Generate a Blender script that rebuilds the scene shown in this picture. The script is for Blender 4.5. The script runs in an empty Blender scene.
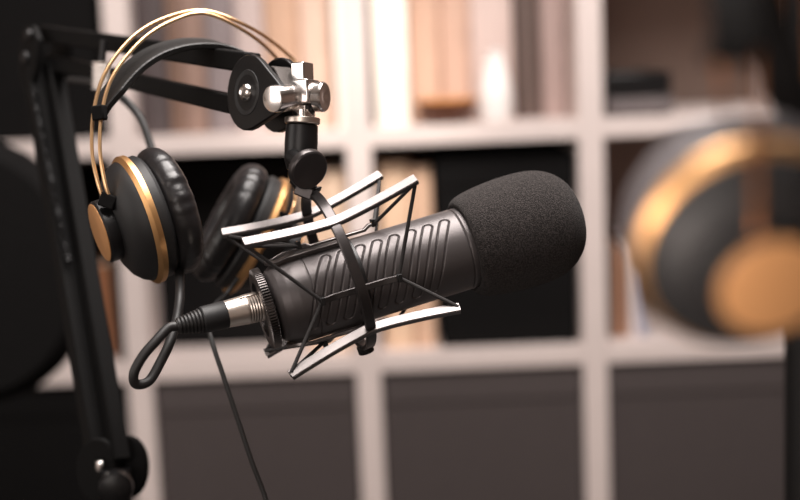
import bpy, math, random
import numpy as np
from mathutils import Vector, Matrix, Euler
random.seed(7)
COL = bpy.context.scene.collection
SC = bpy.context.scene

# ------------------------------------------------------------------ camera
F = 1400.0                      # focal length in pixels of an 800 px wide frame
PITCH, ROLL = math.radians(8.5), math.radians(-2.3)
RM = Euler((math.pi/2 - PITCH, 0, 0)).to_matrix() @ Matrix.Rotation(ROLL, 3, 'Z')
SHELF_Y = 2.235
def ray(px, py): return RM @ Vector(((px-400)/F, (250-py)/F, -1.0))
def drop(px, py):               # height below the camera where a ray meets the shelf front
    r = ray(px, py); return r.z * SHELF_Y / r.y
PITCH_V = drop(371, 147) - drop(371, 373)     # shelf cell pitch
CAM_Z = 2*PITCH_V - drop(371, 373)
CAM = Vector((0, 0, CAM_Z))
def P(px, py, d): return CAM + ray(px, py)*d
def V(x, y, z): return RM @ Vector((x, y, z))
def on_y(px, py, y):
    r = ray(px, py); return CAM + r*(y/r.y)

cam_d = bpy.data.cameras.new('camera'); cam = bpy.data.objects.new('camera', cam_d); COL.objects.link(cam)
cam.location = CAM; cam.rotation_euler = RM.to_euler()
cam_d.sensor_width = 36; cam_d.lens = F*36/800
cam_d.clip_start = .02
cam_d.dof.use_dof = True; cam_d.dof.focus_distance = .912; cam_d.dof.aperture_fstop = 63/19.0
SC.camera = cam

# ------------------------------------------------------------------ materials
def srgb(c):
    return tuple((v/255/12.92 if v/255 <= .04045 else ((v/255+.055)/1.055)**2.4) for v in c) + (1,)
def mat(name, rgb, rough=.5, metal=0, bump=0, bscale=300, var=.06, vscale=40, spec=.5, coat=0, sheen=0, detail=3):
    m = bpy.data.materials.new(name); m.use_nodes = True
    nt = m.node_tree; b = nt.nodes['Principled BSDF']
    b.inputs['Roughness'].default_value = rough; b.inputs['Metallic'].default_value = metal
    b.inputs['Specular IOR Level'].default_value = spec
    b.inputs['Coat Weight'].default_value = coat
    b.inputs['Sheen Weight'].default_value = sheen
    tc = nt.nodes.new('ShaderNodeTexCoord')
    n = nt.nodes.new('ShaderNodeTexNoise'); n.inputs['Scale'].default_value = vscale; n.inputs['Detail'].default_value = 4
    nt.links.new(tc.outputs['Object'], n.inputs['Vector'])
    r = nt.nodes.new('ShaderNodeValToRGB')
    c = srgb(rgb)
    r.color_ramp.elements[0].color = tuple(v*(1-var) for v in c[:3])+(1,)
    r.color_ramp.elements[1].color = tuple(min(1, v*(1+var)) for v in c[:3])+(1,)
    r.color_ramp.elements[0].position = .3; r.color_ramp.elements[1].position = .7
    nt.links.new(n.outputs['Fac'], r.inputs['Fac']); nt.links.new(r.outputs['Color'], b.inputs['Base Color'])
    if bump:
        n2 = nt.nodes.new('ShaderNodeTexNoise'); n2.inputs['Scale'].default_value = bscale; n2.inputs['Detail'].default_value = detail
        nt.links.new(tc.outputs['Object'], n2.inputs['Vector'])
        bp = nt.nodes.new('ShaderNodeBump'); bp.inputs['Strength'].default_value = bump; bp.inputs['Distance'].default_value = .001
        nt.links.new(n2.outputs['Fac'], bp.inputs['Height']); nt.links.new(bp.outputs['Normal'], b.inputs['Normal'])
    return m
M = dict(
    body=mat('mic_grey_paint', (86, 81, 81), .40, .55, .12, 2500, .05),
    arm=mat('black_arm_tube', (11, 10, 10), .6, 0, .04, 900, spec=.12),
    wall_white=mat('off_white_plaster', (205, 196, 188), .85, 0, .2, 120, .03, 6),
    bar=mat('satin_frame_steel', (112, 107, 106), .36, 1.0, .04, 1800),
    cast=mat('cast_steel', (74, 70, 68), .6, 1.0, .4, 1500),
    rim_lit_cushion=mat('rim_lit_leatherette', (96, 92, 95), .6, 0, .3, 260, .1, 60),  # cushion leatherette painted lighter grey, standing in for rim light on the pads
    strap=mat('matte_black_strap', (18, 17, 17), .9, 0, .2, 500, spec=.1),
    dark_metal=mat('black_satin_metal', (30, 29, 30), .38, .35, .05, 1500),
    mount=mat('black_powder_coat', (74, 70, 70), .30, .75, .06, 1800),
    black=mat('black_paint', (16, 15, 16), .34, .0, .04, 900, spec=.35),
    matte=mat('black_plastic', (24, 23, 24), .55, .0, .08, 1200),
    rubber=mat('black_rubber', (28, 26, 26), .5, 0, .05, 900),
    elastic=mat('black_elastic', (40, 37, 37), .75, 0, .3, 2500),
    chrome=mat('polished_steel', (235, 230, 227), .2, 1.0, .03, 400),
    nickel=mat('satin_nickel', (222, 210, 200), .36, 1.0, .03, 900),
    gold=mat('brushed_gold', (222, 172, 118), .42, 1.0, .05, 900),
    gold_paint=mat('tan_gold_anodised', (212, 156, 104), .45, .4, .03, 900),
    bronze_wire=mat('bronze_wire', (150, 100, 66), .4, .8),
    wire=mat('gold_wire', (230, 188, 142), .32, .9),
    leather=mat('black_leather', (16, 15, 15), .5, 0, .35, 500, .1, 60),
    cushion=mat('black_leatherette', (30, 28, 29), .36, 0, .3, 260, .1, 60),
    mesh=mat('driver_cloth', (16, 15, 15), .9, 0, .3, 1800),
    white_nut=mat('pale_plastic', (232, 224, 218), .45),
    shelf=mat('white_laminate', (210, 196, 191), .5, 0, .02, 200, .02),
    wall=mat('taupe_plaster', (128, 108, 98), .85, 0, .2, 120, .05, 6),
    floor=mat('dark_wood_floor', (70, 56, 48), .5, 0, .1, 60, .2, 9),
    ceiling=mat('off_white_ceiling', (170, 160, 152), .9, 0, .1, 100, .03, 5),
    desk=mat('dark_desk_laminate', (34, 31, 30), .5, 0, .05, 200, .1, 12),
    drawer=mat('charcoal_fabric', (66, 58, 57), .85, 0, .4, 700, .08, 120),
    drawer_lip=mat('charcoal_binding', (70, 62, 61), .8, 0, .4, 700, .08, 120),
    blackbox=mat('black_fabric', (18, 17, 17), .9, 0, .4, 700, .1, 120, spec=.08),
    page=mat('paper_pages', (216, 202, 186), .8, 0, .2, 300, .05, 200),
)
def foam_mat():
    m = mat('grey_foam', (56, 52, 51), .95, 0, 0, 1, .04, 60, spec=.12, sheen=.05)
    nt = m.node_tree; b = nt.nodes['Principled BSDF']
    tc = nt.nodes.new('ShaderNodeTexCoord')
    v = nt.nodes.new('ShaderNodeTexVoronoi'); v.inputs['Scale'].default_value = 1500
    n = nt.nodes.new('ShaderNodeTexNoise'); n.inputs['Scale'].default_value = 1150; n.inputs['Detail'].default_value = 2
    for q in (v, n): nt.links.new(tc.outputs['Object'], q.inputs['Vector'])
    a = nt.nodes.new('ShaderNodeMath'); a.operation = 'ADD'
    nt.links.new(v.outputs['Distance'], a.inputs[0]); nt.links.new(n.outputs['Fac'], a.inputs[1])
    bp = nt.nodes.new('ShaderNodeBump'); bp.inputs['Strength'].default_value = .9; bp.inputs['Distance'].default_value = .0006
    nt.links.new(a.outputs[0], bp.inputs['Height']); nt.links.new(bp.outputs['Normal'], b.inputs['Normal'])
    # pore pattern of the foam itself
    r = nt.nodes.new('ShaderNodeValToRGB'); c = srgb((49, 45, 44))
    r.color_ramp.elements[0].position = .40; r.color_ramp.elements[0].color = tuple(x*.45 for x in c[:3])+(1,)
    r.color_ramp.elements[1].position = .66; r.color_ramp.elements[1].color = tuple(x*1.7 for x in c[:3])+(1,)
    nt.links.new(n.outputs['Fac'], r.inputs['Fac']); nt.links.new(r.outputs['Color'], b.inputs['Base Color'])
    return m
M['foam'] = foam_mat()
_cm = {}
def colmat(rgb, rough=.6):
    k = (rgb, rough)
    if k not in _cm: _cm[k] = mat('cover_%d_%d_%d' % rgb, rgb, rough, 0, .15, 300, .06, 30)
    return _cm[k]

# ------------------------------------------------------------------ mesh building
def frame(axis, ref=None):
    a = axis.normalized()
    if ref is None or abs(a.dot(ref.normalized())) > .98:
        ref = Vector((0, 0, 1)) if abs(a.z) < .9 else Vector((1, 0, 0))
    u = (ref - a*a.dot(ref)).normalized(); return a, u, a.cross(u)
class MB:
    def __init__(s): s.v = []; s.f = []; s.flat = []
    def add(s, vs, fs, flat=False):
        o = len(s.v); s.v += [Vector(v) for v in vs]; s.f += [tuple(i+o for i in f) for f in fs]; s.flat += [flat]*len(fs); return s
    def box(s, c, ax, ay, az):         # half-extent vectors
        vs = [c + ax*i + ay*j + az*k for i in (-1, 1) for j in (-1, 1) for k in (-1, 1)]
        fs = [(0,1,3,2), (4,6,7,5), (0,4,5,1), (2,3,7,6), (0,2,6,4), (1,5,7,3)]
        if ax.cross(ay).dot(az) < 0: fs = [f[::-1] for f in fs]
        return s.add(vs, fs, True)
    def abox(s, x0, x1, y0, y1, z0, z1):
        return s.box(Vector(((x0+x1)/2, (y0+y1)/2, (z0+z1)/2)), Vector(((x1-x0)/2, 0, 0)), Vector((0, (y1-y0)/2, 0)), Vector((0, 0, (z1-z0)/2)))
    def lathe(s, o, axis, prof, n=48, rf=None, ref=None):   # prof: (t along axis, radius)
        a, u, w = frame(axis, ref); vs = []; fs = []
        for i, (t, r) in enumerate(prof):
            for j in range(n):
                th = 2*math.pi*j/n
                rr, tt = (r, t) if rf is None else rf(i, th, t, r)
                vs.append(o + a*tt + (u*math.cos(th) + w*math.sin(th))*rr)
        m = len(prof)
        for i in range(m-1):
            for j in range(n):
                k = (j+1) % n; fs.append((i*n+j, i*n+k, (i+1)*n+k, (i+1)*n+j))
        if prof[0] != prof[-1]:
            if prof[0][1] > 1e-6: fs.append(tuple(range(n))[::-1])
            if prof[-1][1] > 1e-6: fs.append(tuple(range((m-1)*n, m*n)))
        return s.add(vs, fs)
    def cyl(s, p0, p1, r, n=24, bev=.0):
        L = (p1-p0).length; b = min(bev, r*.5, L*.4)
        pr = [(0, r-b), (b*.3, r-b*.3), (b, r), (L-b, r), (L-b*.3, r-b*.3), (L, r-b)] if b > 0 else [(0, r), (L, r)]
        return s.lathe(p0, p1-p0, pr, n)
    def tube(s, pts, r, n=10, closed=False):
        m = len(pts); vs = []; fs = []; pu = None
        for i, p in enumerate(pts):
            if closed: t = pts[(i+1) % m] - pts[i-1]
            else: t = pts[min(i+1, m-1)] - pts[max(i-1, 0)]
            a, u, w = frame(t, pu); pu = u
            rr = r[i] if isinstance(r, (list, tuple)) else r
            for j in range(n):
                th = 2*math.pi*j/n; vs.append(p + (u*math.cos(th) + w*math.sin(th))*rr)
        for i in range(m if closed else m-1):
            i2 = (i+1) % m
            for j in range(n):
                k = (j+1) % n; fs.append((i*n+j, i*n+k, i2*n+k, i2*n+j))
        if not closed: fs += [tuple(range(n))[::-1], tuple(range((m-1)*n, m*n))]
        return s.add(vs, fs)
    def ribbon(s, pts, wid, thick, wdir, closed=False, taper=None):    # flat bar: width along wdir(i)
        m = len(pts); vs = []; fs = []
        for i, p in enumerate(pts):
            t = (pts[(i+1) % m] - pts[i-1]) if closed else (pts[min(i+1, m-1)] - pts[max(i-1, 0)])
            t.normalize(); wd = wdir(i) if callable(wdir) else wdir
            wd = (wd - t*t.dot(wd)).normalized(); nn = t.cross(wd)
            k = taper[i] if taper else 1
            hw, ht = wid/2*k, thick/2; b = min(ht, hw)*.35
            for (x, y) in ((-hw+b, -ht), (hw-b, -ht), (hw, -ht+b), (hw, ht-b), (hw-b, ht), (-hw+b, ht), (-hw, ht-b), (-hw, -ht+b)):
                vs.append(p + wd*x + nn*y)
        for i in range(m if closed else m-1):
            i2 = (i+1) % m
            for j in range(8):
                k = (j+1) % 8; fs.append((i*8+j, i*8+k, i2*8+k, i2*8+j))
        if not closed: fs += [tuple(range(8))[::-1], tuple(range((m-1)*8, m*8))]
        return s.add(vs, fs)
    def prism(s, o, ex, ey, ez, poly, th):      # polygon in ex/ey, thickness th along ez
        n = len(poly); vs = [o + ex*x + ey*y for x, y in poly] + [o + ex*x + ey*y + ez*th for x, y in poly]
        fs = [tuple(range(n))[::-1], tuple(range(n, 2*n))] + [(i, (i+1) % n, n+(i+1) % n, n+i) for i in range(n)]
        return s.add(vs, fs, True)
    def build(s, name, m, parent=None, bevel=0, seg=2, origin=None, sharp=35):
        o0 = origin if origin is not None else (ROOT[parent.name] if parent else Vector((0, 0, 0)))
        me = bpy.data.meshes.new(name)
        me.from_pydata([tuple(v - o0) for v in s.v], [], s.f); me.update()
        import bmesh
        bm = bmesh.new(); bm.from_mesh(me); bmesh.ops.recalc_face_normals(bm, faces=bm.faces); bm.to_mesh(me); bm.free()
        me.materials.append(m)
        for p in me.polygons: p.use_smooth = True
        me.set_sharp_from_angle(angle=math.radians(sharp))
        ob = bpy.data.objects.new(name, me); COL.objects.link(ob)
        if parent: ob.parent = parent
        else: ob.location = o0
        ROOT[ob.name] = o0
        if bevel:
            md = ob.modifiers.new('bevel', 'BEVEL'); md.width = bevel; md.segments = seg; md.limit_method = 'ANGLE'
            md.harden_normals = False
        return ob
ROOT = {}
def tag(o, label, cat, group=None):
    o['label'] = label; o['category'] = cat
    if group: o['group'] = group
    return o
def thing(name, label, cat, loc, group=None):
    o = bpy.data.objects.new(name, None); o.empty_display_size = .02; COL.objects.link(o)
    o.location = loc; ROOT[o.name] = Vector(loc)
    return tag(o, label, cat, group)
def struct(o): o['kind'] = 'structure'; return o
def spline(ps, n=8, closed=False):
    out = []; m = len(ps)
    rng = range(m) if closed else range(m-1)
    for i in rng:
        g = (lambda k: ps[k % m]) if closed else (lambda k: ps[max(0, min(m-1, k))])
        a, b, c, d = g(i-1), g(i), g(i+1), g(i+2)
        for j in range(n):
            t = j/n
            out.append(.5*((2*b) + (c-a)*t + (2*a-5*b+4*c-d)*t*t + (3*b-a-3*c+d)*t**3))
    if not closed: out.append(ps[-1].copy())
    return out
X, Y, Z = Vector((1, 0, 0)), Vector((0, 1, 0)), Vector((0, 0, 1))

# ------------------------------------------------------------------ room
RX0, RX1, RY0, RY1, RH = -2.2, 2.2, -1.4, SHELF_Y+.40, 2.5
struct(MB().abox(RX0-.1, RX1+.1, RY0-.1, RY1+.1, -.1, 0).build('floor', M['floor']))
struct(MB().abox(RX0-.1, RX1+.1, RY0-.1, RY1+.1, RH, RH+.1).build('ceiling', M['ceiling']))
struct(MB().abox(RX0-.1, RX1+.1, RY1, RY1+.1, 0, RH).build('wall_back', M['wall']))
struct(MB().abox(RX0-.1, RX0, RY0, RY1, 0, RH).build('wall_left', M['wall_white']))
struct(MB().abox(RX1, RX1+.1, RY0, RY1, 0, RH).build('wall_right', M['wall']))
struct(MB().abox(RX0-.1, RX1+.1, RY0-.1, RY0, 0, RH).build('wall_front', M['wall_white']))

# ------------------------------------------------------------------ shelf
VX = [on_y(px, 430, SHELF_Y).x for px in (143, 371, 597)]
PH = (VX[2]-VX[0])/2
COLX = [VX[0]-PH, VX[0], VX[1], VX[2], VX[2]+PH]
HT, VT, SD = .030, .040, .38
ROWZ = [HT/2 + k*PITCH_V for k in range(5)]
print('cell pitch', PH, PITCH_V, 'cam z', CAM_Z)
sh = thing('cube_shelf', 'large white open cube shelf unit against the back wall', 'shelf', (COLX[2], SHELF_Y+SD/2, 0))
for i, x in enumerate(COLX):
    MB().abox(x-VT/2, x+VT/2, SHELF_Y, SHELF_Y+SD, 0 if i in (0, 4) else HT, ROWZ[4]+HT/2 if i in (0, 4) else ROWZ[4]-HT/2).build('side_panel' if i in (0, 4) else 'divider', M['shelf'], sh, .0015)
for k, z in enumerate(ROWZ):
    if k in (0, 4):
        MB().abox(COLX[0]+VT/2, COLX[4]-VT/2, SHELF_Y, SHELF_Y+SD, z-HT/2, z+HT/2).build('shelf_board', M['shelf'], sh, .0015)
    else:
        for c in range(4):
            MB().abox(COLX[c]+VT/2, COLX[c+1]-VT/2, SHELF_Y+.001, SHELF_Y+SD, z-HT/2, z+HT/2).build('shelf_board', M['shelf'], sh, .0012)
zA, zB, zC = ROWZ[3]+HT/2, ROWZ[2]+HT/2, ROWZ[1]+HT/2      # top faces under the rows

# charcoal drawers in the row below board B
def cell(c): return COLX[c]+VT/2, COLX[c+1]-VT/2
for c, lab in enumerate(['charcoal storage box in lower shelf row at far left behind boom arm',
                         'charcoal storage box in lower row below the microphone plug and cable loop',
                         'charcoal storage box in lower row directly below the foam windscreen',
                         'charcoal storage box in lower row at right below the blurred headphones']):
    x0, x1 = cell(c); x0 += .003; x1 -= .003; z1 = zB-HT-.006
    t = thing('storage_box', lab, 'storage box', ((x0+x1)/2, SHELF_Y+.15, zC), 'charcoal boxes in the lower row')
    b = MB(); y0, y1 = SHELF_Y+.012, SHELF_Y+.34
    b.abox(x0, x1, y0+.006, y1, zC+.001, zC+.008)
    b.abox(x0, x1, y0, y0+.006, zC+.001, z1); b.abox(x0, x1, y1-.006, y1, zC+.001, z1)
    b.abox(x0, x0+.006, y0+.006, y1-.006, zC+.008, z1); b.abox(x1-.006, x1, y0+.006, y1-.006, zC+.008, z1)
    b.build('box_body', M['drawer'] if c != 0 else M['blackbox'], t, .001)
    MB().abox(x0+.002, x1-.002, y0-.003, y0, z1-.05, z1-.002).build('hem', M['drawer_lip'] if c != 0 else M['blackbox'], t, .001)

def book(px0, px1, zb, h, rgb, label, cat='book', name='book', inset=.03, depth=.23, row_py=70, group=None, lean=0, rough=.6):
    y0 = SHELF_Y+inset
    xa, xb = on_y(px0, row_py, y0).x+.0006, on_y(px1, row_py, y0).x-.0006
    mid = (xa+xb)/2
    for c in range(4):
        lo, hi = cell(c)
        if lo < mid < hi: xa, xb = max(xa, lo+.001), min(xb, hi-.001)
    t = thing(name, label, cat, ((xa+xb)/2, y0+depth/2, zb), group)
    w = min(.003, (xb-xa)*.2); c = MB()
    c.abox(xa, xa+w, y0+.003, y0+depth, zb, zb+h); c.abox(xb-w, xb, y0+.003, y0+depth, zb, zb+h)
    # rounded spine
    m = (xa+xb)/2; hw = (xb-xa)/2
    poly = [(hw*math.cos(a), -min(.008, hw*.4)*math.sin(a)) for a in [math.pi*i/8 for i in range(9)]] 
    poly = [(x, y+.0) for x, y in poly] + [(-hw, .004), (hw, .004)]
    c.prism(Vector((m, y0+.003, zb)), X, Y, Z, poly, h)
    c.build('cover', colmat(rgb, rough), t, .0006)
    MB().abox(xa+w+.0002, xb-w-.0002, y0+.008, y0+depth-.006, zb+.004, zb+h-.005).build('page_block', M['page'], t)
    if lean: t.rotation_euler.y = lean
    return t
G1 = 'books on the shelf row above the microphone'
for (a, b, rgb, h, lab) in [
    (131, 168, (70, 60, 60), .29, 'dark grey-brown book, leftmost beside the dividing board behind the headband'),
    (168, 180, (116, 90, 76), .28, 'thin brown book between dark grey book and tan book'),
    (180, 206, (136, 110, 98), .30, 'tan book beneath the peak of the gold headband wires'),
    (206, 236, (128, 116, 116), .28, 'lilac-grey book right of the tan book, above the black joint plate'),
    (236, 266, (186, 168, 163), .30, 'pale pinkish-grey book directly above the boom arm joint'),
    (266, 300, (190, 154, 130), .29, 'orange-tan book behind the chrome clamp'),
    (300, 334, (206, 176, 158), .30, 'beige-pink book just right of the chrome clamp'),
    (334, 356, (244, 232, 220), .30, 'cream book left of the middle dividing board'),
    (373, 409, (244, 232, 220), .30, 'cream book right of the middle dividing board'),
    (409, 441, (206, 170, 148), .30, 'tan book behind left half of the brown bowl'),
    (441, 471, (204, 168, 148), .30, 'tan book behind right half of the brown bowl'),
    (471, 514, (206, 184, 176), .29, 'wide pale book behind the white vase'),
    (516, 541, (86, 70, 64), .28, 'dark brown book right of the white vase'),
    (541, 577, (158, 136, 130), .29, 'greige book beside the right dividing board'),
]:
    book(a, b, zA, h, rgb, lab, 'book', 'book', inset=.008 if a in (334, 373) else .11 if 380 < a else .05, depth=.22, row_py=70, group=G1)
G2 = 'books on the middle shelf row'
for (a, b, rgb, h, lab) in [
    (609, 617, (120, 98, 86), .150, 'brown book next to the right dividing board'),
    (617, 624, (176, 124, 92), .150, 'orange-tan book, second from the right dividing board'),
    (624, 629, (120, 96, 84), .145, 'thin brown book between tan and white books'),
    (629, 638, (214, 200, 196), .155, 'white book beside the blurred foreground ear cup'),
    (638, 648, (150, 152, 168), .110, 'short blue-grey book beside the blurred foreground ear cup'),
]:
    book(a, b, zB, h, rgb, lab, 'book', 'book', inset=.06, depth=.2, row_py=300, group=G2)
book(92, 113, zB, .155, (150, 98, 66), 'orange-brown book standing behind the lower boom arm', 'book', 'book', inset=.07, row_py=300, group=G2)
book(113, 122, zB, .20, (28, 26, 26), 'black book between orange-brown book and left dividing board', 'book', 'book', inset=.05, row_py=300, group=G2)
book(300, 322, zB, .30, (214, 184, 160), 'cream-beige book behind the swivel knob of the shock mount', 'book', 'book', inset=.05, row_py=200, group=G2)
book(322, 350, zB, .30, (218, 190, 166), 'cream-beige book against middle dividing board, left side', 'book', 'book', inset=.05, row_py=200, group=G2)
book(380, 411, zB, .31, (214, 182, 154), 'cream-beige book added for the lit cell wall, right of middle dividing board', 'book', 'book', inset=.05, row_py=220, group=G2)  # book added in place of the warm-lit inner wall of this cell
book(411, 433, zB, .30, (206, 170, 144), 'tan book added for the lit cell wall beside the tall black box', 'book', 'book', inset=.05, row_py=220, group=G2)  # also added, its tan stands for the lit cell wall

def lidbox(px0, px1, row_py, zb, h, label, inset, depth=.26, m='blackbox'):
    y0 = SHELF_Y+inset
    xa, xb = on_y(px0, row_py, y0).x, on_y(px1, row_py, y0).x
    t = thing('black_box', label, 'box', ((xa+xb)/2, y0+depth/2, zb))
    MB().abox(xa+.002, xb-.002, y0+.002, y0+depth-.002, zb, zb+h-.05).build('box_base', M[m], t, .003)
    MB().abox(xa, xb, y0, y0+depth, zb+h-.05, zb+h).build('lid', M[m], t, .003)
lidbox(437, 577, 240, zB, .315, 'tall black box on the middle row behind the foam windscreen', .03)
lidbox(150, 297, 200, zB, .315, 'tall black box on the middle row behind the headphones', .12, .24)
lidbox(-60, 84, 240, zB, .30, 'black box on the middle row at far left behind the boom arm', .09, .24)
lidbox(-70, 101, 70, zA, .31, 'black box on the upper row at far left behind the boom arm elbow', .02)

# flat device on upper right cell
y0 = SHELF_Y+.04
xa, xb = on_y(606, 90, y0).x, on_y(674, 90, y0).x
dv = thing('media_player', 'black flat electronic device on grey base in the upper right cell', 'device', ((xa+xb)/2, y0+.1, zA))
MB().abox(xa+.004, xb, y0+.004, y0+.2, zA+.003, zA+.032).build('grey_base', colmat((96, 88, 88)), dv, .003)
MB().abox(xa-.002, xb-.004, y0, y0+.2, zA+.032, zA+.07).build('black_case', M['black'], dv, .004)
for x in (xa+.02, xb-.02):
    for y in (y0+.02, y0+.17): MB().cyl(Vector((x, y, zA)), Vector((x, y, zA+.0035)), .006, 12).build('foot', M['rubber'], dv)

# bowl and vase standing at the front edge of board A
c = on_y(447, 118, SHELF_Y+.055); c.z = zA
bw = thing('bowl', 'brown amber bowl with dark inside on the upper shelf row', 'bowl', c)
MB().lathe(c, Z, [(0, .0), (0, .026), (.004, .028), (.006, .026), (.012, .038), (.024, .048), (.036, .051), (.037, .049), (.026, .045), (.013, .034), (.009, .0)], 40).build('bowl_body', colmat((92, 50, 28), .3), bw)
MB().lathe(c, Z, [(.0345, .049), (.0375, .0515), (.0395, .050), (.0375, .0482), (.0345, .049)], 40).build('rim', colmat((206, 140, 78), .35), bw)
c = on_y(497, 122, SHELF_Y+.03); c.z = zA
MB().lathe(c, Z, [(0, 0), (0, .020), (.004, .024), (.03, .028), (.055, .026), (.08, .020), (.10, .0145), (.112, .014), (.116, .0155), (.114, .012), (.10, .012), (.06, .02), (.02, .02), (.01, 0)], 40).build('vase', colmat((240, 232, 228), .35), None, origin=c)
tag(bpy.data.objects['vase'], 'small white vase on the upper shelf row right of brown bowl', 'vase')

# ------------------------------------------------------------------ desk below the frame
DZ = .70
dk = thing('desk', 'dark desk under the base of the boom arm', 'desk', (0, .85, 0))
MB().abox(-1.0, .9, .42, 1.36, DZ-.03, DZ).build('desk_top', M['desk'], dk, .003)
for x in (-.95, .85):
    for y in (.48, 1.30): MB().abox(x-.025, x+.025, y-.025, y+.025, 0, DZ-.03).build('leg', M['black'], dk, .002)

# ------------------------------------------------------------------ chair in front of the shelf, left
cc = on_y(-72, 280, 1.72)
ch = thing('office_chair', 'black padded chair back in the dark lower left in front of the shelf', 'chair', (cc.x, 1.72, 0))
def rrect(w, h, r, n=8):
    out = []
    for (sx, sy, a0) in ((1, 1, 0), (-1, 1, 90), (-1, -1, 180), (1, -1, 270)):
        for i in range(n+1):
            a = math.radians(a0+90*i/n); out.append((sx*(w-r)+r*math.cos(a), sy*(h-r)+r*math.sin(a)))
    return out
bz = on_y(-40, 285, 1.72).z+.215
b = MB(); rings = [(0, .90), (.015, .98), (.03, 1.0), (.05, .97), (.062, .86)]; pl = rrect(.20, .17, .15)
vs = []; n = len(pl)
for (t, k) in rings: vs += [Vector((cc.x + x*k, 1.70+t+.10*(y*y), bz-.20 + y*k)) for x, y in pl]
fs = [(i*n+j, i*n+(j+1) % n, (i+1)*n+(j+1) % n, (i+1)*n+j) for i in range(len(rings)-1) for j in range(n)]
fs += [tuple(range(n))[::-1], tuple(range((len(rings)-1)*n, len(rings)*n))]
b.add(vs, fs); b.build('backrest', M['blackbox'], ch)
MB().abox(cc.x-.22, cc.x+.22, 1.66, 2.08-.0, .42, .50).build('seat', M['blackbox'], ch, .03, 3)
MB().tube(spline([Vector((cc.x, 1.775, bz-.25)), Vector((cc.x, 1.80, .60)), Vector((cc.x, 1.80, .46)), Vector((cc.x, 1.85, .41))]), .02, 10).build('back_support', M['black'], ch)
MB().cyl(Vector((cc.x, 1.86, .09)), Vector((cc.x, 1.86, .42)), .025, 16).build('gas_column', M['black'], ch)
for k in range(5):
    a = 2*math.pi*k/5+.3; e = Vector((cc.x+.26*math.cos(a), 1.86+.26*math.sin(a), .065))
    lg = MB().tube([Vector((cc.x, 1.86, .10)), e], [.022, .015], 10).build('base_leg', M['black'], ch)
    MB().cyl(e+Vector((-.012, 0, -.037)), e+Vector((.012, 0, -.037)), .028, 16, .003).build('caster', M['black'], lg)

# ------------------------------------------------------------------ microphone
A_ = V(.932, .280, -.226).normalized()
E2 = V(.263, -.1, .96); E2 = (E2 - A_*A_.dot(E2)).normalized()
E1 = E2.cross(A_).normalized()
if E1.dot(V(0, 1, 0)) < 0: E1 = -E1
M0 = P(349, 283, .93)
mic = thing('studio_microphone', 'dark grey studio microphone with black foam windscreen held in shock mount', 'microphone', M0)
def mic_body():
    us = np.concatenate([np.linspace(-.054, -.036, 30), np.linspace(-.0355, .0905, 300)])
    nt = 420; th = np.linspace(0, 2*math.pi, nt, endpoint=False)
    U, T = np.meshgrid(us, th, indexing='ij')
    R0 = np.interp(us, [-.054, -.0525, -.049, -.044, -.038, -.030, .0905], [.0205, .0232, .0254, .0268, .0277, .028, .028])
    R = np.repeat(R0[:, None], nt, 1)
    ph = (T + math.pi) % (2*math.pi) - math.pi       # 0 = towards camera (E2), +90deg = up (E1)
    for flip in (0, 1):
        p = ph if flip == 0 else ((T) % (2*math.pi) - math.pi)
        s = p*.028
        for k in range(8):
            ut = .0695 - k*.0119; ub = ut - .0200
            ax, ay, bx, by = ut, .0275, ub, -.0180
            dx, dy = bx-ax, by-ay
            h = np.clip(((U-ax)*dx + (s-ay)*dy)/(dx*dx+dy*dy), 0, 1)
            # gently bowed slot
            ctr = ax + h*dx - .0016*np.sin(math.pi*h)
            d = np.sqrt((U-ctr)**2 + (s-ay-h*dy)**2) - .0031
            ins = 1/(1+np.exp(np.clip(d/.00022, -40, 40)))
            R -= ins*.0002 + .0011*np.exp(-(d/.00042)**2)
    for g, dep, w in ((-.0285, .0006, .0004), (.0795, .0007, .00045)):
        R -= dep*np.exp(-((U-g)/w)**2)
    R += .0007*(U > .0865)
    o = ROOT[mic.name]
    a, e1, e2 = (np.array(q) for q in (A_, E1, E2))
    pts = U[..., None]*a + (R*np.cos(ph))[..., None]*e2 + (R*np.sin(ph))[..., None]*e1
    nu = len(us)
    idx = np.arange(nu*nt).reshape(nu, nt); nx = np.roll(idx, -1, 1)
    quads = np.stack([idx[:-1], idx[1:], nx[1:], nx[:-1]], -1).reshape(-1, 4)
    me = bpy.data.meshes.new('mic_body')
    faces = [tuple(q) for q in quads.tolist()] + [tuple(idx[0].tolist()), tuple(idx[-1].tolist()[::-1])]
    me.from_pydata(pts.reshape(-1, 3).tolist(), [], faces); me.update()
    import bmesh
    bm = bmesh.new(); bm.from_mesh(me); bmesh.ops.recalc_face_normals(bm, faces=bm.faces); bm.to_mesh(me); bm.free()
    for p in me.polygons: p.use_smooth = True
    me.set_sharp_from_angle(angle=math.radians(60))
    me.materials.append(M['body'])
    ob = bpy.data.objects.new('mic_body', me); COL.objects.link(ob); ob.parent = mic; ROOT[ob.name] = o
    return ob
mic_body()
MB().lathe(M0, A_, [(-.0595, .0), (-.0595, .0183), (-.0535, .0183), (-.053, .0)], 40).build('tail_cap', M['dark_metal'], mic)
kn = lambda i, th, t, r: (r*(1+(.035 if i in (2, 3) else 0)*(1 if int(th/(2*math.pi)*336+.5) % 4 < 2 else -1)), t)
MB().lathe(M0, A_, [(-.0615, .0185), (-.0615, .0245), (-.0607, .0262), (-.0557, .0262), (-.0549, .0245), (-.0549, .0185), (-.0615, .0185)], 336, kn).build('knurled_ring', M['bar'], mic)
prof = [(.0838, .0), (.0838, .0278), (.0828, .0300), (.0832, .0318), (.0860, .0342), (.0925, .0362), (.102, .0378), (.113, .0389), (.124, .0393), (.134, .0390), (.143, .0377), (.151, .0349), (.1575, .0305), (.1625, .0245), (.1655, .0170), (.1668, .009), (.1672, 0)]
pp = []
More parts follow.
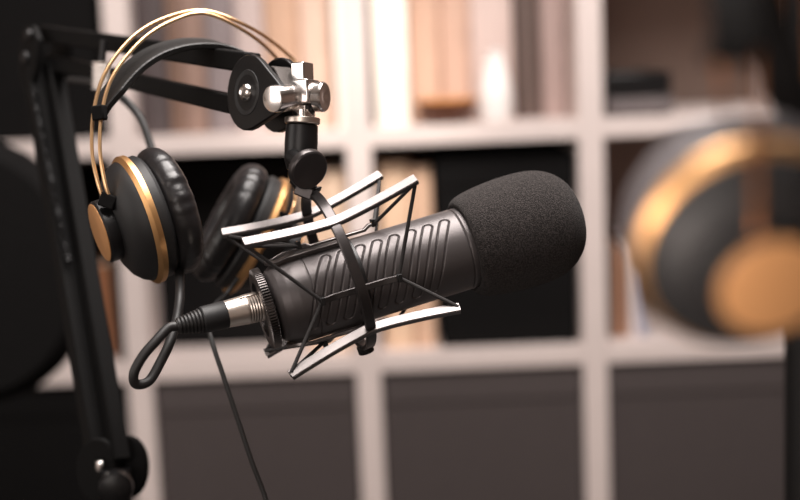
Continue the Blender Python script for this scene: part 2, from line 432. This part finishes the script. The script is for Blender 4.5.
for i in range(2, len(prof)-1):
    for j in range(4):
        q = j/4; p0, p1, p2, p3 = prof[max(2, i-1)], prof[i], prof[i+1], prof[min(len(prof)-1, i+2)]
        cr = lambda a, b, c, d: .5*(2*b+(c-a)*q+(2*a-5*b+4*c-d)*q*q+(3*b-a-3*c+d)*q**3)
        pp.append((cr(p0[0], p1[0], p2[0], p3[0]), max(0, cr(p0[1], p1[1], p2[1], p3[1]))))
MB().lathe(M0, A_, prof[:2] + pp + [prof[-1]], 96).build('foam_windscreen', M['foam'], mic, sharp=80)

# ------------------------------------------------------------------ shock mount
C0 = P(338, 270, .93)
HE, LE = .0445, .0590
CM = RM @ Matrix.Rotation(math.radians(4.3), 3, 'Z') @ RM.transposed()
MA, ME1, ME2 = CM @ A_, CM @ E1, CM @ E2
sm = thing('shock_mount', 'black metal spider shock mount cradling the studio microphone', 'shock mount', C0)
WAIST = .0365
for s1 in (1, -1):
    for s2 in (1, -1):
        L = []
        for t in np.linspace(-1, 1, 21):
            k = (abs(t)**1.35)
            h = WAIST + (HE-WAIST)*k
            L.append(C0 + MA*(LE*t) + ME1*s1*h + ME2*s2*(WAIST+.004+(HE-WAIST-.004)*k))
        bar = MB().ribbon(L, .0074, .0040, ME2*.77-ME1*.64).build('frame_bar', M['bar'], sm)
        for e in (-1, 1):     # little slotted tip holding the elastic
            q = C0 + MA*(LE*e) + ME1*s1*HE + ME2*s2*HE
            MB().cyl(q-MA*e*.0012-ME1*s1*.0026, q-MA*e*.0012+ME1*s1*.001, .0016, 12).build('cord_pin', M['dark_metal'], bar)
# hoop around the mic
hp = []
RH_ = WAIST*1.414+.0028
for k in range(72):
    a = 2*math.pi*k/72
    hp.append(C0 + (ME1*math.sin(a) + ME2*math.cos(a))*RH_)
MB().ribbon(hp, .0068, .0034, MA, closed=True).build('hoop', M['mount'], sm)
MB().cyl(C0-ME1*(RH_-.001), C0-ME1*(RH_+.0055), .0055, 20, .001).build('hoop_screw', M['dark_metal'], sm)
# inner cradle strips hugging the body
RC = .0312; hooks = {}
for nm, d in (('u', E1), ('d', -E1), ('f', E2), ('b', -E2)):
    L = [M0 + A_*u + d*(RC + (.0022 if abs(u) > .0225 else 0)) for u in np.linspace(-.0265, .0265, 15)]
    wd = E2 if nm in 'ud' else E1
    st = MB().ribbon(L, .0042, .0022, wd).build('cradle_strip', M['bar' if nm in 'ud' else 'mount'], sm)
    for e in (-1, 1):
        q = M0 + A_*(.0262*e) + d*(RC+.0018); hooks[nm, e] = q
        MB().box(q + d*.0012, A_*.0016, d*.0026, wd*.0026).build('hook', M['dark_metal'], st, .0004)
# cradle bands with looped ends near the tail (top and bottom)
for d, off in ((E1, .0), (-E1, .0)):
    U0, U1, W = -.049, .004, .0085
    loop = []
    rad = RC-.0005
    def on(u, w):
        ang = w/rad
        return M0 + A_*u + (d*math.cos(ang) + E2*math.sin(ang))*(rad if u > -.038 else rad-.0022*min(1, (-.038-u)/.008))
    for u in np.linspace(U1, U0+W, 14): loop.append(on(u, W))
    for a in np.linspace(0, math.pi, 11)[1:-1]: loop.append(on(U0+W-W*math.sin(a), W*math.cos(a)))
    for u in np.linspace(U0+W, U1, 14): loop.append(on(u, -W))
    MB().ribbon(loop, .0046, .0026, lambda i: (loop[i]-M0-A_*(loop[i]-M0).dot(A_)).cross(loop[min(i+1, len(loop)-1)]-loop[max(i-1, 0)])).build('cradle_band', M['bar'], sm)
clamp = []
for k in range(48):
    a = 2*math.pi*k/48; clamp.append(M0 + A_*.004 + (E1*math.sin(a)+E2*math.cos(a))*.0293)
MB().ribbon(clamp, .005, .0016, A_, closed=True).build('cradle_ring', M['dark_metal'], sm)
# elastic cords: zig-zag between the frame tips and the cradle hooks
for e in (-1, 1):
    for s1 in (1, -1):
        for s2 in (1, -1):
            tip = C0 + MA*((LE-.0012)*e) + ME1*s1*(HE-.002) + ME2*s2*HE
            for h in ((('u' if s1 > 0 else 'd'), e), (('f' if s2 > 0 else 'b'), e)):
                MB().tube([tip, tip.lerp(hooks[h], .5), hooks[h]], .00125, 8).build('elastic_cord', M['elastic'], sm)
# swivel: yoke, thumb disc and black stem
top = C0 + ME1*RH_
b = MB()
yk = P(313, 188, .917)
b.box(top.lerp(yk, .35), ME2*.0042, A_*.006, (yk-top)*.55)
b.build('yoke', M['dark_metal'], sm, .001)
MB().tube([P(299, 176, .92), P(308, 190, .919), top+ME2*.006], [.0075, .0065, .005], 14).build('swivel_neck', M['dark_metal'], sm)
MB().box(P(304, 192, .913), V(.0055, -.0022, 0), V(.0012, .0035, 0), V(0, 0, .004)).build('yoke_clip', M['mount'], sm, .0008)
nd = V(.52, -.42, .72).normalized()
kc = P(308.5, 169.5, .900)
MB().lathe(kc-nd*.004, nd, [(0, 0), (0, .0125), (.0008, .0132), (.004, .0134), (.0054, .0131), (.0062, .0122), (.0058, .0113), (.0056, 0)], 56).build('thumb_disc', M['mount'], sm)
MB().cyl(kc-nd*.022, kc-nd*.003, .0055, 20).build('disc_shaft', M['dark_metal'], sm)
dn = (P(300, 168, .925) - P(302, 124, .925)).normalized()
s0, s1_ = P(302, 124.5, .925), P(300.5, 167, .925)
MB().lathe(s0, dn, [(0, 0), (0, .0098), (.0008, .0106), (.012, .0110), (.0245, .0106), (.026, .0098), (.030, .0088), (.030, 0)], 40).build('stem', M['dark_metal'], sm)

# ------------------------------------------------------------------ boom arm
J = P(265, 94, .945)                # front joint
EL = P(45, 50, 1.22)                # elbow
BJ = P(112, 466, 1.10)              # lower joint
d1 = (EL-J).normalized(); n1 = d1.cross(V(0, 1, 0)).normalized()
if n1.dot(V(0, 0, 1)) < 0: n1 = -n1
q1 = n1.cross(d1).normalized()
if q1.dot(V(0, 1, 0)) < 0: q1 = -q1
p1 = -d1
base = Vector((BJ.x+.005, BJ.y-.01, DZ))
ba = thing('boom_arm', 'black two-section desk boom arm with chrome clamp holding the shock mount', 'boom arm', base)
def sqbar(name, a, b, w, m, h=None, refn=n1):
    t = (b-a).normalized(); nn = (refn - t*t.dot(refn)).normalized(); up = nn.cross(t)
    return MB().box((a+b)/2, t*((b-a).length/2), nn*w/2, up*(h or w)/2).build(name, m, ba, .0015)
sqbar('upper_bar', P(252, 63, .95), P(47, 34, 1.22), .0140, M['arm'])
sqbar('upper_bar', P(250, 108, .95), P(50, 62, 1.22), .0130, M['arm'])
def tear(r0, r1, L, n=16):
    al = math.acos((r0-r1)/L); out = []
    for i in range(n+1):
        a = al + (2*math.pi-2*al)*i/n; out.append((r0*math.cos(a), r0*math.sin(a)))
    for i in range(n+1):
        a = -al + 2*al*i/n; out.append((L+r1*math.cos(a), r1*math.sin(a)))
    return out
tp = tear(.0255, .011, .032)
for off in (.0095, -.0145):
    MB().prism(J+n1*off, p1, q1, n1, tp, .005).build('joint_plate', M['black'], ba, .001)
MB().lathe(J+n1*.0143, n1, [(0, 0), (0, .0062), (.001, .0062), (.0032, .0050), (.0042, .0034), (.0035, .0022), (.0035, 0)], 28).build('joint_bolt', M['chrome'], ba)
MB().lathe(J+n1*.0143, n1, [(0, .0105), (.0006, .0150), (0, .0155), (-.0005, .0105), (0, .0105)], 40).build('washer_ring', M['matte'], ba)
MB().cyl(J-n1*.012, J+n1*.012, .012, 24).build('joint_spacer', M['dark_metal'], ba)
# cast inner piece between the plates and chrome clamp
MB().prism(J+p1*.010+q1*.010-n1*.0085, p1, q1, n1, [(0, 0), (.004, .010), (.010, .009), (.027, -.006), (.027, -.016), (.006, -.016)], .016).build('cast_link', M['cast'], ba, .001)
cy0, cy1 = P(272, 99, .905), P(301, 97, .926)
MB().cyl(cy0, cy1, .0090, 36, .0012).build('clamp_barrel', M['chrome'], ba)
ax = (cy1-cy0).normalized()
upv = V(-.035, 1, 0).normalized()
rt = V(.85, 0, .5).normalized()
MB().box(P(303, 90, .926), rt*.0052, upv*.0180, upv.cross(rt)*.0060).build('clamp_post', M['chrome'], ba, .0008)
MB().box(P(306, 92, .921), rt*.0062, upv*.0080, upv.cross(rt)*.0075).build('clamp_block', M['chrome'], ba, .001)
MB().cyl(P(309, 97, .923), P(317, 97, .919), .0042, 20, .0006).build('screw_shank', M['chrome'], ba)
MB().lathe(P(315, 97, .921), V(.94, -.02, .34), [(0, 0), (0, .0085), (.001, .0098), (.006, .0100), (.0072, .0092), (.0072, .005), (.006, .0)], 36).build('thumb_screw', M['chrome'], ba)
MB().cyl(P(302.5, 110, .925), P(302.5, 119, .925), .0062, 28).build('post_foot', M['chrome'], ba)
MB().lathe(P(302.5, 117.5, .925), dn, [(0, 0), (0, .0112), (.0006, .0118), (.0036, .0118), (.0042, .0112), (.0042, 0)], 40).build('collar', M['nickel'], ba)
# elbow
d2 = (BJ-EL).normalized()
for off in (.012, -.017):
    MB().prism(EL+n1*off, d1, q1, n1, [(-.022, -.016), (-.022, .010), (-.008, .020), (.010, .018), (.018, .002), (.014, -.022), (-.002, -.036), (-.014, -.032)], .005).build('elbow_plate', M['arm'], ba, .001)
MB().lathe(EL+n1*.0165-q1*.008, n1, [(0, 0), (0, .006), (.003, .005), (.004, 0)], 24).build('elbow_bolt', M['dark_metal'], ba)
MB().lathe(EL+n1*.0165+q1*.012-d1*.004, n1, [(0, 0), (0, .005), (.003, .004), (.004, 0)], 24).build('elbow_bolt', M['dark_metal'], ba)
# ribbed pale tension nut
tn = P(101, 76, 1.10); rb = []
for i in range(25):
    t = -.0105+.021*i/24; rb.append((t, 0.0064+.0012*math.cos(i*math.pi/2)))
MB().lathe(tn, q1*.95+d1*.15, [(-.0108, 0)]+rb+[(.0108, 0)], 28).build('tension_nut', M['white_nut'], ba)
MB().cyl(tn-q1*.03, tn+q1*.028, .003, 14).build('tension_rod', M['dark_metal'], ba)
# lower section: two bars and a spring
n2 = n1
sqbar('lower_bar', P(30, 58, 1.22), P(98, 462, 1.10), .014, M['arm'], .0145)
sqbar('lower_bar', P(52, 62, 1.215), P(120, 462, 1.095), .014, M['arm'], .0145)
sp = []
for i in range(0, 600):
    t = i/599; c = P(33, 90, 1.20).lerp(P(68, 260, 1.145), t); th = t*2*math.pi*46
    sp.append(c + n1*.0032*math.cos(th) + d1*.0032*math.sin(th))
MB().tube(sp, .0007, 5).build('spring', M['dark_metal'], ba)
for off in (.010, -.015):
    MB().prism(BJ+n1*off, V(1, 0, 0), V(0, 1, 0), n1, [(.0195*math.cos(a)*.8+.001, .024*math.sin(a)*1.05-.002) for a in [2*math.pi*i/28 for i in range(28)]], .005).build('lower_joint_plate', M['arm'], ba, .001)
MB().lathe(P(100, 466, 1.08), n1, [(0, 0), (0, .0048), (.0025, .0042), (.0035, 0)], 24).build('lower_bolt', M['chrome'], ba)
MB().lathe(P(116, 486, 1.07), V(.15, -.1, 1).normalized(), [(-.004, 0), (-.004, .0125), (0, .0135), (.008, .0125), (.0095, .010), (.0095, 0)], 32).build('tightening_knob', M['black'], ba)
MB().cyl(base+Vector((0, 0, .045)), Vector((base.x, base.y, BJ.z)), .011, 24).build('base_pole', M['black'], ba)
MB().lathe(base, Z, [(0, 0), (0, .034), (.012, .034), (.018, .028), (.05, .018), (.05, 0)], 32).build('base_flange', M['black'], ba)

# ------------------------------------------------------------------ xlr cable
xa0 = M0 - A_*.0625
xd = (P(172, 327.5, .893) - P(267, 304.5, .916)).normalized()
xs = P(266.5, 304.5, .916)
xc = thing('xlr_cable', 'black microphone cable looping from silver plug at the microphone tail', 'cable', xs)
MB().lathe(xs+xd*.001, xd, [(-.004, 0), (-.004, .0095), (0, .0099), (.004, .0099), (.005, .0095), (.006, .0099), (.0068, .0095), (.0078, .0099), (.0086, .0095), (.0096, .0099), (.0104, .0095), (.0114, .0099), (.0122, .0095), (.0132, .0099), (.0145, .0097), (.0275, .0088), (.028, .0082), (.028, 0)], 40).build('plug_barrel', M['nickel'], xc)
MB().box(xs+xd*.012+V(-.02, .92, .39).normalized()*.0090, xd*.006, V(1, 0, 0).cross(xd)*.0022 if 0 else V(.0, .3, -.95)*.0024, V(0, .0012, .0004)).build('latch', M['nickel'], xc, .0004)
MB().lathe(xs+xd*.0275, xd, [(0, 0), (0, .0086), (.0008, .0091), (.016, .0088), (.0168, .0082), (.0168, 0)], 40).build('plug_collar', M['matte'], xc)
bp = [(0, 0), (0, .0080)]
for i in range(7):
    t = .001+i*.0023; r = .0079-i*.00042
    bp += [(t, r-.0009), (t+.0004, r), (t+.0014, r-.0001), (t+.0018, r-.0010)]
bp += [(.0172, .0042), (.0172, 0)]
MB().lathe(xs+xd*.0437, xd, bp, 36).build('strain_relief', M['rubber'], xc)
bo = xs+xd*.0605
cp = [bo-xd*.004, bo, bo+xd*.006, P(155, 342, .887), P(143, 356, .884), P(134, 373, .883), P(136, 384, .886), P(149, 381, .891), P(160, 363, .898), P(170, 342, .905), P(177, 318, .915), P(180, 290, .93), P(178, 255, .975), P(172, 215, 1.04), P(160, 175, 1.09), P(152, 150, 1.10), P(140, 118, 1.11), P(120, 96, 1.12), P(98, 84, 1.13), P(70, 80, 1.165)]
MB().tube(spline(cp, 8), .0032, 14).build('cable_cord', M['rubber'], xc)

# ------------------------------------------------------------------ headphones
def cup(root, c, n, k, ref, wr=0, ring=.0428, pad='cushion'):
    m = {}
    m['shell'] = MB().lathe(c, n, [(.0, 0), (.0, .0442*k), (.004*k, .0436*k), (.009*k, .0412*k), (.014*k, .0365*k), (.0175*k, .030*k), (.0195*k, .0235*k), (.0205*k, .0205*k), (.0205*k, 0)], 64).build('ear_cup', M['matte'], root)
    ec = m['shell']
    MB().lathe(c, n, [(-.003*k, .0440*k), (-.0025*k, .0466*k), (.0014*k, .0468*k), (.0028*k, .0455*k), (.0030*k+(.0442-ring)*k, ring*k), (-.003*k, .0440*k)], 72).build('gold_ring', M['gold'], ec)['label'] = 'gold trim ring'
    MB().lathe(c, n, [(.017*k, .0205*k), (.020*k, .0222*k), (.0275*k, .0222*k), (.0288*k, .0212*k), (.0288*k, .0)], 48).build('hub', M['dark_metal'], ec)
    MB().lathe(c, n, [(.0286*k, .0), (.0286*k, .0206*k), (.0293*k, .0208*k), (.0298*k, .0200*k), (.0298*k, .0)], 48).build('hub_cap', M['gold_paint'], ec)['label'] = 'tan gold hub cap'
    MB().lathe(c, n, [(-.0115*k, .0), (-.0115*k, .0425*k), (-.009*k, .0445*k), (-.0025*k, .0442*k), (-.0025*k, .0)], 64).build('baffle', M['matte'], ec)
    prof = []
    for i in range(25):
        a = 2*math.pi*i/24
        prof.append((-.0215*k + .0115*k*math.cos(a), .0335*k + .0130*k*math.sin(a)))
    prof[-1] = prof[0]
    rnd = random.Random(5+wr)
    ph = [rnd.uniform(0, 6.28) for _ in range(6)]
    def rf(i, th, t, r):
        a = 2*math.pi*i/24
        out = max(0, math.sin(a))**.8 + .25
        w = .5*math.sin(23*th+ph[0]+.8*math.sin(3*th+ph[1])) + .35*math.sin(37*th+ph[2]) + .4*math.sin(13*th+ph[3])
        w *= .5+.5*math.sin(3*th+ph[4])
        return r + w*.00055*k*out, t - w*.0003*k*out
    MB().lathe(c, n, prof, 200, rf).build('ear_cushion', M[pad], root, sharp=70)
    MB().lathe(c, n, [(-.013*k, 0), (-.013*k, .03*k), (-.0115*k, .03*k), (-.0115*k, 0)], 40).build('driver_cloth', M['mesh'], root)
    return ec

hl = thing('headphones', 'black and gold headphones hanging on the boom arm bars', 'headphones', P(190, 15, .98), 'gold trimmed headphones')
nL, nR = V(-.865, -.31, .39).normalized(), V(.86, -.45, -.22).normalized()
cL, cR = P(139, 220, .955), P(256, 236, 1.09)
cup(hl, cL, nL, .97, V(0, 1, 0)); cup(hl, cR, nR, 1.07, V(0, 1, 0), 3)
def path(pts, n=8): return spline([P(*p) for p in pts], n)
hubL = cL + nL*.026; hubR = cR + nR*.026
MB().tube(path([(105, 203, .928), (98, 183, .926), (92, 150, .93), (94, 110, .937), (106, 71, .945), (134, 36, .958), (168, 17, .97), (205, 11, .982), (245, 25, .996), (278, 46, 1.038), (301, 70, 1.046), (308, 100, 1.02), (305, 140, 1.052), (300, 175, 1.052), (294, 205, 1.052), (288, 222, 1.02)]), .0013, 10).build('headband_wire', M['wire'], hl)
MB().tube(path([(111, 201, .926), (105, 183, .924), (100, 150, .926), (102, 112, .933), (113, 76, .941), (141, 41, .954), (172, 21, .967), (205, 13.5, .980), (243, 30, .994), (272, 53, 1.036), (290, 78, 1.044), (298, 105, 1.02), (296, 140, 1.054), (291, 175, 1.056), (286, 205, 1.056), (280, 222, 1.052)]), .0013, 10).build('headband_wire', M['wire'], hl)
wv = V(.52, -.26, .82)
for (px, py, d) in ((96, 113, .936), ):
    MB().box(P(99.5, 113, .932), V(.0042, .0005, .001), V(-.0005, .0050, 0), V(.001, 0, -.003)).build('strap_slider', M['strap'], hl, .001)
MB().box(P(302, 112, 1.052), V(.0075, 0, .002), V(0, .0075, 0), V(.002, 0, -.004)).build('strap_slider', M['strap'], hl, .001)
sp_ = path([(101, 116, .940), (106, 103, .943), (118, 85, .949), (138, 64, .957), (162, 50, .967), (192, 43.5, .980), (222, 46, .992), (250, 60, 1.003), (278, 82, 1.043), (298, 108, 1.02)])
tp_ = [min(1, .35+i/20, .35+(len(sp_)-1-i)/20) for i in range(len(sp_))]
MB().ribbon(sp_, .027, .0045, wv, taper=tp_).build('headband_strap', M['leather'], hl)
for (hub, s) in ((P(108, 201, .927), 1), (P(285, 219, 1.052), -1)):
    MB().box(hub, V(.0050, -.002, .0), V(.0016, .0045, 0), V(0, 0, .0035)).build('wire_block', M['strap'], hl, .001)
# thin headphone lead
hc = path([(238, 278, 1.05), (226, 294, 1.045), (214, 306, 1.02), (208, 322, .985), (213, 345, .97), (224, 378, .965), (238, 420, .965), (252, 462, .965), (266, 500, .965), (276, 545, .96), (284, 600, .95)])
e = hc[-1]
hc = hc[:-1] + spline([e, Vector((e.x+.004, e.y-.004, DZ+.09)), Vector((e.x+.012, e.y-.012, DZ+.02)), Vector((e.x+.035, e.y-.03, DZ+.0022)), Vector((e.x+.09, e.y-.02, DZ+.0019)), Vector((e.x+.15, e.y+.04, DZ+.0019))])
MB().tube(hc, .0017, 10).build('headphone_lead', M['rubber'], hl)

# ---- foreground headphones at the right on their own stand
st_x = P(807, 400, .70)
hs = thing('headphone_stand', 'black upright stand at the right edge carrying the foreground headphones', 'stand', (st_x.x, st_x.y, DZ))
ztop = P(795, -72, .487).z
MB().cyl(Vector((st_x.x, st_x.y, DZ+.012)), Vector((st_x.x, st_x.y, ztop)), .011, 28, .001).build('pole', M['arm'], hs)
MB().lathe(Vector((st_x.x, st_x.y, DZ)), Z, [(0, 0), (0, .07), (.008, .07), (.013, .064), (.014, .012), (.014, 0)], 48).build('base', M['matte'], hs)
hk = spline([Vector((st_x.x, st_x.y, ztop-.01)), Vector((st_x.x-.002, st_x.y-.004, ztop+.004)), Vector((st_x.x-.03, st_x.y-.09, ztop+.006)), Vector((st_x.x-.074, st_x.y-.235, ztop+.004)), Vector((st_x.x-.082, st_x.y-.262, ztop+.014))])
MB().tube(hk, .008, 14).build('hook', M['matte'], hs)
hr = thing('headphones', 'large blurred black and gold headphones hanging in the right foreground', 'headphones', P(760, -60, 0.4368), 'gold trimmed headphones')
nA, nB = V(.06, -.52, .85).normalized(), V(-.25, -.42, -.86).normalized()
cA, cB = P(752, 247, 0.4326), P(790, 240, 0.5250)
cup(hr, cA, nA, .79, V(0, 1, 0), 8, .0345, 'rim_lit_cushion'); cup(hr, cB, nB, .79, V(0, 1, 0), 11, .0375, 'rim_lit_cushion')
far = [(768, -70, 0.4284), (784, -110, 0.4536), (800, -90, 0.4872), (806, 0, 0.5250), (808, 100, 0.5460), (806, 210, 0.5544)]
for near, dx in (([(758, 275, 0.4133), (757, 230, 0.4074), (757, 150, 0.4091), (757, 70, 0.4116), (759, 0, 0.4158)], 0), ([(738, 215, 0.4477), (730, 150, 0.4410), (722, 85, 0.4242), (719, 20, 0.4200)], -30)):
    MB().tube(path(near + [(p[0]+dx*.7, p[1], p[2]) for p in far]), .0011, 10).build('headband_wire', M['bronze_wire'], hr)
MB().box(P(730, 53, 0.4091), V(.0070, 0, .0), V(0, .0030, 0), V(0, 0, 0.0034)).build('strap_slider', M['strap'], hr, .001)
sp2 = path([(739, 52, 0.4116), (736, 10, 0.4158), (734, -30, 0.4242), (739, -58, 0.4368), (750, -50, 0.4536), (757, -10, 0.4704), (770, 40, 0.4956), (785, 85, 0.5124), (803, 120, 0.5376)])
MB().ribbon(sp2, .016, .004, V(.75, .1, .6)).build('headband_strap', M['strap'], hr)

# ------------------------------------------------------------------ lights
def area(name, loc, target, size, energy, rgb, sy=None, spread=180):
    d = bpy.data.lights.new(name, 'AREA'); d.shape = 'RECTANGLE'; d.size = size; d.size_y = sy or size
    d.energy = energy; d.color = rgb; d.spread = math.radians(spread)
    o = bpy.data.objects.new(name, d); COL.objects.link(o); o.location = loc
    o.rotation_euler = (Vector(target)-Vector(loc)).to_track_quat('-Z', 'Y').to_euler(); return o
area('key_softbox', (.05, .95, 2.35), (0, .95, 1.0), 1.1, 50, (1, .94, .90), .9)
area('front_fill', (-.55, -.9, 1.55), (.2, .8, 1.1), .9, 9, (1, .90, .84))  # unseen fill added to bring up the gold on the foreground headphones
area('left_softbox', (-1.9, .35, 1.55), (-.1, .95, 1.1), 1.1, 10, (1, .93, .88))
area('hub_fill_light', (-.5, -.1, 1.0), (.20, .42, 1.15), .25, .75, (1, .86, .78), None, 48)  # added fill without a fixture, brightens the foreground headphones' hub
area('shelf_lamp', (.35, 1.35, 2.35), (.1, 2.3, .9), 0.6, 13, (1, .92, .89))
sd = bpy.data.lights.new('shelf_spot', 'SPOT'); sd.energy = 80; sd.spot_size = math.radians(18); sd.spot_blend = 1; sd.shadow_soft_size = .05; sd.color = (1, .92, .83)
so = bpy.data.objects.new('shelf_spot', sd); COL.objects.link(so); so.location = (.2, 1.2, 2.3)
so.rotation_euler = (Vector((-.045, 2.25, 1.15))-Vector(so.location)).to_track_quat('-Z', 'Y').to_euler()
w = bpy.data.worlds.new('world'); SC.world = w; w.use_nodes = True
w.node_tree.nodes['Background'].inputs[0].default_value = (.9, .85, .85, 1); w.node_tree.nodes['Background'].inputs[1].default_value = .02
SC.view_settings.view_transform = 'Standard'; SC.view_settings.look = 'None'; SC.view_settings.gamma = 1; SC.view_settings.use_curve_mapping = False
SC.view_settings.exposure = 0.0
